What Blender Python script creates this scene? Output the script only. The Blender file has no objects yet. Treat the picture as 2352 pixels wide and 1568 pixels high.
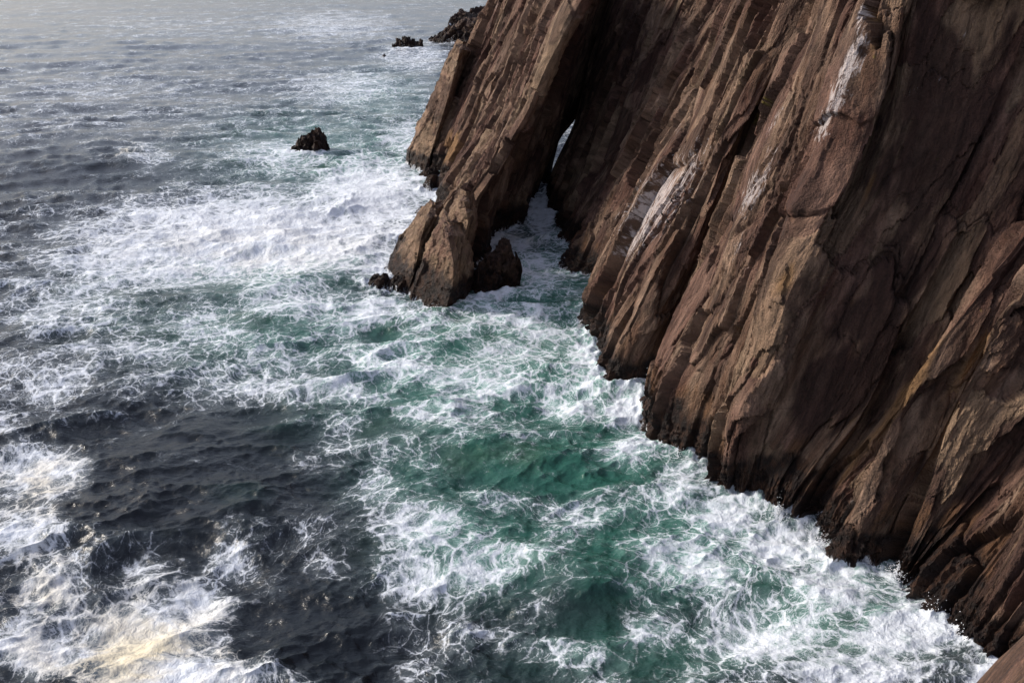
import bpy, math
import numpy as np

# ------------------------------------------------------------------ camera, sky, sun, exposure
scene = bpy.context.scene
CAM_H, PITCH, LENS = 80.0, math.radians(24.0), 35.0
cam_data = bpy.data.cameras.new('camera')
cam_data.lens = LENS; cam_data.sensor_width = 36.0
cam_data.clip_start = 0.5; cam_data.clip_end = 60000.0
cam = bpy.data.objects.new('camera', cam_data)
scene.collection.objects.link(cam)
cam.location = (0, 0, CAM_H)
cam.rotation_euler = (math.radians(90) - PITCH, 0, 0)
scene.camera = cam

SUN_EL, SUN_AZ = math.radians(29.0), math.radians(-76.0)      # azimuth from +Y (north) towards +X (east)
sun_dir = np.array([math.cos(SUN_EL)*math.sin(SUN_AZ), math.cos(SUN_EL)*math.cos(SUN_AZ), math.sin(SUN_EL)])
world = bpy.data.worlds.new('World'); scene.world = world
world.use_nodes = True
wn = world.node_tree.nodes; wl = world.node_tree.links
bg = wn['Background']
sky = wn.new('ShaderNodeTexSky')
sky.sky_type = 'NISHITA'; sky.sun_disc = False
sky.sun_elevation = SUN_EL; sky.sun_rotation = SUN_AZ
sky.air_density = 1.0; sky.dust_density = 3.0; sky.ozone_density = 1.0; sky.altitude = 80
veil = wn.new('ShaderNodeMix'); veil.data_type = 'RGBA'      # thin high cloud over the clear sky
veil.inputs[0].default_value = 0.30
wl.new(sky.outputs[0], veil.inputs[6]); veil.inputs[7].default_value = (5.0, 4.7, 5.7, 1)
wl.new(veil.outputs[2], bg.inputs[0])
bg.inputs[1].default_value = 0.125
sun_data = bpy.data.lights.new('sun', 'SUN')
sun_data.energy = 2.7; sun_data.angle = math.radians(9.0); sun_data.color = (1.0, 0.92, 0.83)
sun = bpy.data.objects.new('sun', sun_data)
scene.collection.objects.link(sun)
from mathutils import Vector
sun.rotation_euler = Vector(sun_dir).to_track_quat('Z', 'Y').to_euler()
sun.location = (-200, 0, 200)
scene.view_settings.view_transform = 'Standard'
scene.view_settings.look = 'None'
scene.view_settings.exposure = 0.6
scene.view_settings.gamma = 1.0
scene.cycles.max_bounces = 4

# ------------------------------------------------------------------ survey helpers: sight lines from the viewpoint
FPX = LENS/36.0*2352
CAM = np.array([0.0, 0.0, CAM_H])
def ray(x, y):
    a = (x-1176)/FPX; b = -(y-784)/FPX
    return np.array([a, math.cos(PITCH)+b*math.sin(PITCH), -math.sin(PITCH)+b*math.cos(PITCH)])
def shore(x, y, z=0.0):
    d = ray(x, y); return CAM + d*((z-CAM_H)/d[2])
def sight(P):
    d = P-CAM
    xc = d[..., 0]; yc = d[..., 1]*math.sin(PITCH)+d[..., 2]*math.cos(PITCH)
    zc = np.maximum(d[..., 1]*math.cos(PITCH)-d[..., 2]*math.sin(PITCH), 1e-3)
    return 1176+FPX*xc/zc, 784-FPX*yc/zc

# ------------------------------------------------------------------ noise
_R = np.random.default_rng(1234)
_T = _R.random((1024, 1024)).astype(np.float32)
_GX = np.cos(_T*2*np.pi); _GY = np.sin(_T*2*np.pi)
def _i(a): return a.astype(np.int32)
def _h(ix, iy, iz, seed):
    return _T[(_i(iy)+seed*131+_i(iz)*389) & 1023, (_i(ix)+seed*71+_i(iz)*173) & 1023]
def vnoise2(x, y, seed=0):
    x = np.asarray(x, np.float32); y = np.asarray(y, np.float32)
    ix = np.floor(x); iy = np.floor(y); fx = x-ix; fy = y-iy
    ux = fx*fx*fx*(fx*(fx*6-15)+10); uy = fy*fy*fy*(fy*(fy*6-15)+10)
    ix = _i(ix)+seed*71; iy = _i(iy)+seed*131
    x0 = ix & 1023; x1 = (ix+1) & 1023; y0 = iy & 1023; y1 = (iy+1) & 1023
    def g(a, b, px, py): return _GX[b, a]*px+_GY[b, a]*py
    a = g(x0, y0, fx, fy); b = g(x1, y0, fx-1, fy); c = g(x0, y1, fx, fy-1); d = g(x1, y1, fx-1, fy-1)
    t = a+(b-a)*ux; return (t+(c+(d-c)*ux-t)*uy)*1.5
def fbm2(x, y, seed=0, octaves=4, gain=0.5):
    r = 0; a = 1.0
    for o in range(octaves):
        r = r+a*vnoise2(x*2**o, y*2**o, seed+o*17); a *= gain
    return r
def ridged2(x, y, seed=0, octaves=4, gain=0.5):
    r = 0; a = 1.0
    for o in range(octaves):
        r = r+a*(1-2*np.abs(vnoise2(x*2**o, y*2**o, seed+o*17))); a *= gain
    return r
def vnoise3(x, y, z, seed=0):
    ix = np.floor(x); iy = np.floor(y); iz = np.floor(z); fx = x-ix; fy = y-iy; fz = z-iz
    s = lambda t: t*t*(3-2*t)
    ux, uy, uz = s(fx), s(fy), s(fz); r = 0
    for dx in (0, 1):
        for dy in (0, 1):
            for dz in (0, 1):
                r = r+_h(ix+dx, iy+dy, iz+dz, seed)*(ux if dx else 1-ux)*(uy if dy else 1-uy)*(uz if dz else 1-uz)
    return r*2-1
def fbm3(P, sc, seed=0, octaves=4, gain=0.5):
    r = 0; a = 1.0
    for o in range(octaves):
        q = P*(sc*2**o); r = r+a*vnoise3(q[..., 0], q[..., 1], q[..., 2], seed+o*13); a *= gain
    return r
def cells2(x, y, seed=0):
    """fracture cells: cell index, offset to the cell centre, distance to the crack"""
    x = np.asarray(x, np.float32); y = np.asarray(y, np.float32)
    ix = np.floor(x); iy = np.floor(y); ii = _i(ix); jj = _i(iy)
    b1 = np.full(x.shape, 9.0, np.float32); b2 = b1.copy()
    cx = np.zeros_like(x); cy = np.zeros_like(x); ox = np.zeros_like(x); oy = np.zeros_like(x)
    for dx in (-1, 0, 1):
        for dy in (-1, 0, 1):
            a = (ii+dx+seed*71) & 1023; b = (jj+dy+seed*131) & 1023
            ex = x-(ix+(dx+0.05))-_T[b, a]*0.9; ey = y-(iy+(dy+0.05))-_T[(b+389) & 1023, (a+173) & 1023]*0.9
            d = np.maximum(np.abs(ex), np.abs(ey))*0.6+np.sqrt(ex*ex+ey*ey)*0.4
            n = d < b1
            b2 = np.where(n, b1, np.minimum(b2, d)); b1 = np.where(n, d, b1)
            cx = np.where(n, ix+dx, cx); cy = np.where(n, iy+dy, cy)
            ox = np.where(n, ex, ox); oy = np.where(n, ey, oy)
    return cx, cy, ox, oy, b2-b1
def cell_hash(cx, cy, k, seed): return _h(cx, cy, np.full_like(cx, k+5), seed)
def smooth(a, b, x):
    t = np.clip((x-a)/(b-a), 0, 1); return t*t*(3-2*t)

# ------------------------------------------------------------------ node helpers
class NT:
    def __init__(s, name):
        s.m = bpy.data.materials.new(name); s.m.use_nodes = True
        s.t = s.m.node_tree; s.t.nodes.clear()
        s.out = s.t.nodes.new('ShaderNodeOutputMaterial')
    def n(s, kind, **kw):
        nd = s.t.nodes.new('ShaderNode'+kind)
        for k, v in kw.items(): setattr(nd, k, v)
        return nd
    def put(s, sock, v):
        if v is None: return
        if hasattr(v, 'is_output') or isinstance(v, bpy.types.NodeSocket): s.t.links.new(v, sock)
        else: sock.default_value = v
    def math(s, op, a, b=None, c=None, clamp=False):
        nd = s.n('Math', operation=op, use_clamp=clamp)
        for i, v in enumerate((a, b, c)): s.put(nd.inputs[i], v)
        return nd.outputs[0]
    def vmath(s, op, a, b=None, scale=None):
        nd = s.n('VectorMath', operation=op)
        s.put(nd.inputs[0], a)
        if b is not None: s.put(nd.inputs[1], b)
        if scale is not None: s.put(nd.inputs['Scale'], scale)
        return nd.outputs[0]
    def attr(s, name, out='Fac'): return s.n('Attribute', attribute_name=name).outputs[out]
    def noise(s, vec, scale, detail=4, rough=0.55, dist=0.0, out='Fac'):
        nd = s.n('TexNoise'); s.put(nd.inputs['Vector'], vec)
        nd.inputs['Scale'].default_value = scale; nd.inputs['Detail'].default_value = detail
        nd.inputs['Roughness'].default_value = rough; nd.inputs['Distortion'].default_value = dist
        return nd.outputs[out]
    def voro(s, vec, scale, feature='DISTANCE_TO_EDGE', rnd=1.0, out='Distance'):
        nd = s.n('TexVoronoi', feature=feature); s.put(nd.inputs['Vector'], vec)
        nd.inputs['Scale'].default_value = scale; nd.inputs['Randomness'].default_value = rnd
        return nd.outputs[out]
    def ss(s, x, a, b, lo=0.0, hi=1.0):
        nd = s.n('MapRange', interpolation_type='SMOOTHSTEP'); s.put(nd.inputs[0], x)
        for i, v in enumerate((a, b, lo, hi)): s.put(nd.inputs[i+1], v)
        return nd.outputs[0]
    def lin(s, x, a, b, lo=0.0, hi=1.0):
        nd = s.n('MapRange'); s.put(nd.inputs[0], x)
        for i, v in enumerate((a, b, lo, hi)): s.put(nd.inputs[i+1], v)
        return nd.outputs[0]
    def mix(s, f, a, b):
        nd = s.n('Mix', data_type='RGBA')
        s.put(nd.inputs[0], f); s.put(nd.inputs[6], a if not isinstance(a, tuple) else a+(1,)); s.put(nd.inputs[7], b if not isinstance(b, tuple) else b+(1,))
        return nd.outputs[2]
    def mapping(s, vec, scale=(1, 1, 1), rot=(0, 0, 0)):
        nd = s.n('Mapping'); s.put(nd.inputs[0], vec)
        nd.inputs['Scale'].default_value = scale; nd.inputs['Rotation'].default_value = rot
        return nd.outputs[0]
    def bump(s, h, strength, dist, normal=None):
        nd = s.n('Bump'); s.put(nd.inputs['Height'], h)
        nd.inputs['Strength'].default_value = strength; nd.inputs['Distance'].default_value = dist
        if normal is not None: s.put(nd.inputs['Normal'], normal)
        return nd.outputs[0]

# ------------------------------------------------------------------ materials
def rock_material():
    t = NT('sea_cliff_rock')
    pos = t.n('NewGeometry').outputs['Position']
    flow = t.attr('flow', 'Vector')                      # metres across and along the beds
    base = t.attr('tint', 'Color')                       # colour of the bed, its stains, painted-in shade and weed
    wet = t.attr('weed'); gu = t.attr('guano')
    streak = t.noise(t.mapping(flow, (1.0, 0.22, 1.0)), 1.1, 6, 0.68, 0.6)
    grit = t.noise(pos, 3.2, 5, 0.72)
    c = t.mix(t.ss(streak, 0.30, 0.72), t.vmath('SCALE', base, None, 0.50), t.vmath('SCALE', base, None, 1.40))
    c = t.mix(t.lin(grit, 0.35, 0.65, 0.0, 0.45), c, t.vmath('SCALE', c, None, 0.45))
    g = t.math('ADD', gu, t.math('MULTIPLY', t.math('SUBTRACT', t.noise(t.mapping(flow, (1.0, 0.16, 1.0)), 2.2, 6, 0.75, 0.5), 0.5), 2.3))
    g = t.math('MULTIPLY', t.ss(g, 0.55, 0.85), t.ss(gu, 0.03, 0.25))
    c = t.mix(t.math('MULTIPLY', g, 0.72), c, (0.62, 0.56, 0.55))
    z = t.n('SeparateXYZ'); t.put(z.inputs[0], pos); z = z.outputs[2]
    rill = t.math('MULTIPLY', t.ss(t.math('ADD', streak, t.lin(z, 0.0, 3.2, 0.12, -0.25)), 0.60, 0.70), t.ss(z, 3.0, 0.4))
    c = t.mix(rill, c, (0.66, 0.68, 0.71))
    b1 = t.math('ADD', t.noise(t.mapping(flow, (1.0, 0.22, 1.0)), 1.1, 4, 0.68, 0.6), t.math('MULTIPLY', t.noise(pos, 3.2, 3, 0.72), 0.6))
    nrm = t.bump(b1, 1.0, 1.0)
    p = t.n('BsdfPrincipled')
    t.put(p.inputs['Base Color'], c)
    t.put(p.inputs['Roughness'], t.lin(wet, 0, 1, 0.85, 0.5))
    p.inputs['Specular IOR Level'].default_value = 0.25
    t.put(p.inputs['Normal'], nrm)
    t.t.links.new(p.outputs[0], t.out.inputs[0])
    return t.m

def sea_material():
    t = NT('sea_water_and_foam')
    pos = t.n('NewGeometry').outputs['Position']
    flat = t.vmath('MULTIPLY', pos, (1, 1, 0.0))
    den = t.attr('foam'); grn = t.attr('green'); cream = t.attr('cream'); crest = t.attr('crest')
    w1 = t.vmath('SUBTRACT', t.noise(flat, 0.035, 3, 0.55, 0.6, 'Color'), (0.5, 0.5, 0.5))
    w2 = t.vmath('SUBTRACT', t.noise(flat, 0.5, 4, 0.7, 0.5, 'Color'), (0.5, 0.5, 0.5))
    P = t.vmath('ADD', flat, t.vmath('SCALE', w1, None, 17.0))
    P = t.vmath('ADD', P, t.vmath('SCALE', w2, None, 1.5))
    v1 = t.voro(P, 1/3.2); v2 = t.math('ABSOLUTE', t.math('MULTIPLY', t.math('SUBTRACT', t.noise(P, 0.62, 2, 0.5, 0.9), 0.5), 2.2)); v3 = t.voro(P, 1/0.55)
    patch = t.noise(P, 0.13, 4, 0.65)
    fine = t.noise(P, 0.8, 6, 0.72, 0.3)
    d = t.math('ADD', den, t.math('MULTIPLY', t.math('SUBTRACT', patch, 0.5), 0.9))
    d = t.math('ADD', d, t.math('MULTIPLY', crest, 0.08))
    d2 = t.math('ADD', d, t.math('MULTIPLY', t.math('SUBTRACT', fine, 0.5), 0.65))
    def lines(v, w0, w1_, g0, op):
        w = t.lin(d2, g0, 1.0, w0, w1_)
        l = t.ss(t.math('DIVIDE', v, w), 1.0, 0.0)
        return t.math('MULTIPLY', t.math('MULTIPLY', l, t.ss(d2, g0-0.12, g0+0.18)), op)
    l1 = lines(v1, 0.04, 0.26, 0.32, 0.75); l2 = lines(v2, 0.03, 0.30, 0.32, 0.7); l3 = lines(v3, 0.06, 0.36, 0.45, 0.4)
    mat = t.ss(t.math('ADD', d2, t.lin(v1, 0.0, 0.40, 0.20, -0.26)), 0.58, 1.0)
    keep = t.math('MULTIPLY', t.math('SUBTRACT', 1.0, l1), t.math('MULTIPLY', t.math('SUBTRACT', 1.0, l2), t.math('MULTIPLY', t.math('SUBTRACT', 1.0, l3), t.math('SUBTRACT', 1.0, mat))))
    f = t.math('SUBTRACT', 1.0, keep)
    f = t.math('MULTIPLY', f, t.lin(fine, 0.25, 0.6, 0.72, 1.0))
    haze_f = t.math('MULTIPLY', t.ss(d2, 0.12, 0.90), 0.9)          # thin aerated veil round the foam
    deep = t.mix(t.ss(grn, 0.0, 0.9), (0.006, 0.009, 0.012), (0.016, 0.082, 0.060))
    olive = t.ss(t.noise(flat, 0.035, 3), 0.50, 0.66)
    deep = t.mix(t.math('MULTIPLY', t.math('MULTIPLY', olive, grn), 0.65), deep, (0.030, 0.052, 0.022))
    milk = t.mix(t.ss(grn, 0.0, 0.8), (0.15, 0.18, 0.20), (0.22, 0.37, 0.335))
    wc = t.mix(haze_f, deep, milk)
    rip = t.math('ADD', t.noise(t.mapping(flat, (0.75, 1.2, 1), (0, 0, 0.25)), 0.9, 5, 0.62, 0.2), 0.0)
    nb = t.n('Bump'); t.put(nb.inputs['Height'], rip); nb.inputs['Distance'].default_value = 0.5
    t.put(nb.inputs['Strength'], t.lin(t.attr('range'), 220, 650, 0.55, 0.16)); nw = nb.outputs[0]
    water = t.n('BsdfPrincipled')
    t.put(water.inputs['Base Color'], wc)
    water.inputs['Roughness'].default_value = 0.16
    water.inputs['IOR'].default_value = 1.333
    t.put(water.inputs['Normal'], nw)
    foamc = t.mix(t.math('MULTIPLY', cream, t.ss(t.noise(P, 0.12, 5, 0.6), 0.38, 0.6)), (0.68, 0.73, 0.79), (0.70, 0.63, 0.46))
    nf = t.bump(t.noise(flat, 0.9, 5, 0.65, 0.4), 0.8, 0.7)
    foam = t.n('BsdfPrincipled')
    t.put(foam.inputs['Base Color'], foamc)
    foam.inputs['Roughness'].default_value = 0.9
    foam.inputs['Specular IOR Level'].default_value = 0.1
    t.put(foam.inputs['Normal'], nf)
    mx = t.n('MixShader')
    t.put(mx.inputs[0], f); t.t.links.new(water.outputs[0], mx.inputs[1]); t.t.links.new(foam.outputs[0], mx.inputs[2])
    t.t.links.new(mx.outputs[0], t.out.inputs[0])
    return t.m

ROCK = rock_material()
SEA = sea_material()

# ------------------------------------------------------------------ mesh helpers
def new_object(name, verts, quads, material, parent=None, attrs=None, smooth_shade=False):
    me = bpy.data.meshes.new(name)
    nv, nq = len(verts), len(quads)
    me.vertices.add(nv); me.vertices.foreach_set('co', np.asarray(verts, np.float32).ravel())
    me.loops.add(nq*4); me.loops.foreach_set('vertex_index', np.asarray(quads, np.int32).ravel())
    me.polygons.add(nq)
    me.polygons.foreach_set('loop_start', np.arange(0, nq*4, 4, dtype=np.int32))
    me.polygons.foreach_set('loop_total', np.full(nq, 4, np.int32))
    me.update(calc_edges=True)
    me.polygons.foreach_set('use_smooth', np.full(nq, smooth_shade, bool))
    for k, v in (attrs or {}).items():
        if v.ndim == 2:
            a = me.attributes.new(k, 'FLOAT_VECTOR', 'POINT'); a.data.foreach_set('vector', np.asarray(v, np.float32).ravel())
        else:
            a = me.attributes.new(k, 'FLOAT', 'POINT'); a.data.foreach_set('value', np.asarray(v, np.float32))
    me.materials.append(material)
    o = bpy.data.objects.new(name, me)
    scene.collection.objects.link(o)
    if parent is not None: o.parent = parent
    return o
def grid_quads(nr, nc, closed=False):
    r = np.arange(nr-1)[:, None]; c = np.arange(nc if closed else nc-1)[None, :]
    a = r*nc+c; b = r*nc+(c+1) % nc
    return np.stack([a, b, b+nc, a+nc], -1).reshape(-1, 4)
def tag(o, label=None, category=None, group=None, kind=None):
    if label: o['label'] = label
    if category: o['category'] = category
    if group: o['group'] = group
    if kind: o['kind'] = kind
    return o

# marks on the rock: (x, y, half width, half length, lean, strength) seen along sight lines
GUANO = [(1500, 470, 75, 150, .5, .85), (1460, 540, 60, 100, .5, .7), (1570, 420, 50, 140, .5, .7), (1735, 430, 34, 110, .42, .75), (1700, 560, 22, 110, .45, .5), (1780, 280, 22, 60, .45, .55),
         (1950, 160, 34, 120, .42, .9), (1905, 270, 28, 80, .45, .85), (1975, 40, 16, 60, .3, .7), (1605, 60, 14, 22, .4, .6), (1140, 15, 10, 40, .4, .5), (2200, 90, 26, 70, .4, .4), (2160, 180, 18, 40, .4, .35),
         (1720, 620, 14, 60, .4, .5), (1560, 290, 16, 50, .5, .45), (1960, 1150, 18, 16, .4, .6), (2090, 215, 20, 25, .8, .45)]
OCHRE = [(1040, 340, 30, 45, .35, .9), (2010, 90, 16, 80, .2, .9), (2080, 900, 22, 140, .6, .7), (2230, 830, 22, 130, .65, .75), (1700, 760, 16, 60, .3, .5), (2000, 420, 14, 60, .35, .55), (990, 600, 30, 50, .4, .4),
         (1810, 640, 26, 50, .3, .5), (1950, 1060, 60, 120, .5, .5), (1385, 800, 22, 40, .2, .45)]
STAIN_SHADE = [(2170, 250, 150, 320, .3, 1.0), (2030, 650, 130, 260, .35, .9), (1920, 900, 110, 200, .45, .75), (2200, 1150, 170, 260, .5, .65), (2200, 1330, 220, 180, .4, .95), (1900, 1180, 160, 80, .2, .6), (1440, 90, 60, 110, .4, .75), (1600, 140, 40, 90, .5, .6), (1330, 200, 70, 180, .4, .6), (1790, 760, 40, 120, .3, .4),  # stained, wet rock, plus shade of the right wall put into the colour
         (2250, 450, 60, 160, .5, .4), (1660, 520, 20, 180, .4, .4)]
MOSS = [(1757, 229, 9, 14, .4, .8), (1722, 310, 10, 12, .4, .8), (1735, 270, 5, 14, .4, .6), (2012, 110, 5, 50, .2, .55)]
def marks(P, lst):
    x, y = sight(P); r = np.zeros(len(P))
    for (cx, cy, w, l, lean, s) in lst:
        dy = y-cy; dx = x-cx+lean*dy
        r = np.maximum(r, s*np.exp(-(dx/w)**2-(dy/l)**2))
    return r

# ------------------------------------------------------------------ lofted rock
def guide(px, alpha=18.0, top=100.0, foot=None, bottom=-3.0, push=0.0, rec=0.0, relief=1.0, recdir=(0.85, 0.52)):
    """a bed edge: its foot on the water, the rest on a vertical plane through the foot along the dip"""
    a = math.radians(alpha); e = np.array([math.cos(a), math.sin(a), 0]); n = np.array([-math.sin(a), math.cos(a), 0])
    f = shore(*px[0]) if foot is None else np.array(foot, float)
    f = f+e*push
    pts = [f]
    for (x, y) in px[1:]:
        d = ray(x, y); k = n.dot(f-CAM)/n.dot(d); pts.append(CAM+d*k)
    pts = np.array(pts)
    r = (pts-f)@e; z = pts[:, 2]
    keep = [0]
    for i in range(1, len(z)):
        if z[i] > z[keep[-1]]+0.3: keep.append(i)
    r, z = r[keep], z[keep]
    if len(z) < 2: r = np.array([0, 10.]); z = np.array([0, 20.])
    s0 = (r[1]-r[0])/(z[1]-z[0]); s1 = np.clip((r[-1]-r[-2])/(z[-1]-z[-2]), 0.25, 0.9)
    if top is None: top = z[-1]
    zz = np.linspace(bottom, top, 240)
    rr = np.interp(zz, z, r)
    rr = np.where(zz < z[0], r[0]+(zz-z[0])*s0, rr)
    rr = np.where(zz > z[-1], r[-1]+(zz-z[-1])*s1, rr)
    k = 7; rp = np.pad(rr, k, mode='edge'); rp[:k] = rr[0]+(zz[0]-zz[1])*s0*np.arange(k, 0, -1); rp[-k:] = rr[-1]+(zz[1]-zz[0])*s1*np.arange(1, k+1)
    rr = np.convolve(rp, np.ones(2*k+1)/(2*k+1), 'valid')
    xy = f[None, :2]+rr[:, None]*e[None, :2]
    xy = xy+np.array(recdir)*(rec*smooth(1.0, 16.0, zz))[:, None]
    return xy, zz, f, relief

def loft(guides, ds, nz, closed=False, amp=1.0, seed=0, cell=(12.0, 42.0), blur=3.0, zpow=1.0, keep_edge=None):
    """points (nz, ns, 3) of the fractured surface over the guides, with flow coordinates and slab ids"""
    gs = guides+[guides[0]] if closed else guides
    T = np.linspace(0, 1, nz)**zpow
    C = []
    for xy, zz, f, w_ in gs:
        q = np.linspace(0, 1, len(zz))
        C.append(np.stack([np.interp(T, q, xy[:, 0]), np.interp(T, q, xy[:, 1]), np.interp(T, q, zz)], -1))
    C = np.array(C)                                            # (ng, nz, 3)
    mid = C[:, nz//4]
    cols = []; arc = []; rel = []; S = 0.0
    for i in range(len(C)-1):
        L = np.linalg.norm(C[i+1]-C[i], axis=1)[:int(nz*.75)]; L = 0.5*L.max()+0.5*L.mean()
        step = ds(0.5*(mid[i]+mid[i+1])) if callable(ds) else ds
        n = max(2, int(math.ceil(L/step)))
        w = np.arange(n)/n
        cols.append(C[i][None]*(1-w)[:, None, None]+C[i+1][None]*w[:, None, None])
        arc.append(S+w*L); S += L; rel.append(gs[i][3]*(1-w)+gs[i+1][3]*w)
    if not closed:
        cols.append(C[-1][None]); arc.append(np.array([S])); rel.append(np.array([gs[-1][3]]))
    P = np.concatenate(cols).transpose(1, 0, 2)                # (nz, ns, 3)
    s = np.concatenate(arc); rel = np.concatenate(rel)
    # normals of the blurred surface
    k = max(1, int(blur/np.median(np.diff(s))))
    def blur1(a):
        if closed: b = np.concatenate([a[:, -k:], a, a[:, :k]], 1)
        else: b = np.concatenate([np.repeat(a[:, :1], k, 1), a, np.repeat(a[:, -1:], k, 1)], 1)
        c = np.cumsum(np.concatenate([np.zeros_like(b[:, :1]), b], 1), 1)
        return (c[:, 2*k+1:]-c[:, :-2*k-1])/(2*k+1)
    Q = blur1(P)
    if closed: du = np.roll(Q, -1, 1)-np.roll(Q, 1, 1)
    else: du = np.gradient(Q, axis=1)
    dv = np.gradient(Q, axis=0)
    N = np.cross(dv, du); N /= np.linalg.norm(N, axis=2, keepdims=True)+1e-9
    tl = np.concatenate([[0], np.cumsum(np.linalg.norm(np.diff(P[:, P.shape[1]//2], axis=0), axis=1))])
    s2 = np.repeat(s[None, :], nz, 0); t2 = np.repeat(tl[:, None], P.shape[1], 1)
    if closed:                                                  # keep the noise continuous over the seam
        seam = np.minimum(1, np.minimum(s2, S-s2)/1.5)
    else: seam = 1.0
    wx = fbm2(s2/16, t2/60, seed+1, 3)*2.6+fbm2(s2/2.5, t2/9, seed+2, 3)*0.35
    wy = fbm2(s2/9, t2/20, seed+3, 4)*6.0+fbm2(s2/1.5, t2/4, seed+4, 3)*1.3
    su, tv = s2+wx, t2+wy
    broken = smooth(-0.2, 0.4, fbm2(s2/14, t2/32, seed+6, 4))      # shattered areas between the smooth slabs
    h = 0
    ids = None; slab = None
    for lvl, (cw, cl, a, gate) in enumerate(((cell[0], cell[1], 2.6, 0.0), (cell[0]*.40, cell[1]*.36, 1.6, .25), (cell[0]*.17, cell[1]*.17, .62, .40), (cell[0]*.06, cell[1]*.11, .20, .35))):
        cx, cy, ox, oy, ed = cells2(su/cw+(tv/cl*0.35 if lvl in (1, 2) else 0), tv/cl, seed+40+lvl)
        r1 = cell_hash(cx, cy, 1, seed); r2 = cell_hash(cx, cy, 2, seed); r3 = cell_hash(cx, cy, 3, seed); r4 = cell_hash(cx, cy, 4, seed)
        on = np.where(r4 > gate, 1.0, 0.12)*(1.0 if lvl < 2 else 0.15+0.85*broken)
        h = h+on*a*((r1-0.5)*1.2-ox*(r2*1.7-0.35)+oy*(r3-0.5)*1.1)
        h = h-on*a*0.22*np.exp(-(ed/0.03)**2)
        if lvl == 0: ids = cx*100003+cy; slab = r2
        if lvl == 1: slab = 0.4*slab+0.6*r3
    h = h+0.8*fbm2(s2/9, t2/30, seed+9, 3)+0.15*ridged2(su/1.9, tv/10, seed+10, 4, 0.62)*(0.2+0.8*broken)+0.12*fbm2(s2/0.8, t2/3.2, seed+11, 3)
    low = smooth(6.0, 1.0, P[..., 2])
    h = h+low*(0.75*fbm2(s2/1.9, t2/1.9, seed+12, 4, 0.6)-0.2)
    D = P+N*(h*amp*seam*rel[None, :])[..., None]
    flow = np.stack([s2+seed*7.3, t2, np.zeros_like(s2)], -1)
    return D, flow, ids, slab, N

def lerp3(a, b, w): return a+(np.asarray(b)-a)*w[:, None]
def rock_attrs(V, flow, slab, weed=0.0, stain_shade=0.0):
    s_, t_ = flow[:, 0], flow[:, 1]
    n1 = fbm2(s_/9, t_/34, 201, 4); n2 = fbm2(s_/2.6, t_/11, 202, 4); n3 = fbm2(s_/4.5, t_/16, 203, 4); n4 = fbm2(s_/17, t_/26, 204, 3)
    g1 = np.clip(0.5+0.7*n2+0.5*(slab-0.5), 0, 1)
    tan = np.array([.150, .088, .058])+(np.array([.350, .252, .186])-np.array([.150, .088, .058]))*g1[:, None]
    red = np.array([.105, .052, .038])+(np.array([.255, .160, .124])-np.array([.105, .052, .038]))*g1[:, None]
    c = tan+(red-tan)*smooth(-.15, .25, n1)[:, None]
    c = lerp3(c, (.330, .245, .165), 0.7*smooth(.62, .85, slab))
    dk = np.maximum(smooth(.40, .62, marks(V, STAIN_SHADE)+stain_shade+0.45*n3)*0.88, 0.65*smooth(.22, .42, n3)); dk = np.maximum(dk, 0.6*smooth(.30, .12, slab))
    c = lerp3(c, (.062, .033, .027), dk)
    oc = smooth(.35, .75, marks(V, OCHRE)+0.4*n2)*0.75
    c = lerp3(c, (.340, .205, .090), oc)
    ms = smooth(.5, .75, marks(V, MOSS)+0.5*fbm2(s_/1.1, t_/1.5, 206, 3))
    c = lerp3(c, (.20, .17, .02), ms)
    tide = V[:, 2]+2.4*n4+1.3*fbm3(V, 0.5, 207, 3)
    band = smooth(4.2, 6.0, tide)*smooth(11.0, 7.0, tide)*smooth(-.15, .3, n3)
    c = lerp3(c, (.165, .088, .040), 0.6*band)
    wd = np.maximum(smooth(7.0, 4.6, tide), weed)
    wc = np.array([.014, .007, .006])+(np.array([.052, .026, .016])-np.array([.014, .007, .006]))*smooth(-.3, .5, fbm3(V, 1.0, 208, 3))[:, None]
    c = c+(wc-c)*wd[:, None]
    return dict(flow=flow, tint=c*np.array([.80, .745, .71]), weed=wd, guano=marks(V, GUANO))

def slabs(name, D, flow, ids, slab, parent, closed=False):
    """one child mesh for each large fractured slab of the surface"""
    nz, ns = D.shape[:2]
    V = D.reshape(-1, 3); Fl = flow.reshape(-1, 3); Sl = slab.ravel()
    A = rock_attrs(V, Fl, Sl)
    Q = grid_quads(nz, ns, closed)
    fid = ids.ravel()[Q[:, 0]]
    order = np.argsort(fid, kind='stable'); fs = fid[order]
    cut = np.flatnonzero(np.diff(fs))+1
    groups = np.split(order, cut)
    small = [g for g in groups if len(g) < 300]; large = [g for g in groups if len(g) >= 300]
    for g in large:
        q = Q[g]; u, inv = np.unique(q, return_inverse=True)
        new_object(name, V[u], inv.reshape(-1, 4), ROCK, parent, {k: v[u] for k, v in A.items()})
    if small:
        q = Q[np.concatenate(small)]; u, inv = np.unique(q, return_inverse=True)
        o = new_object('rock_rubble', V[u], inv.reshape(-1, 4), ROCK, parent, {k: v[u] for k, v in A.items()})
        o['kind'] = 'stuff'

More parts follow.
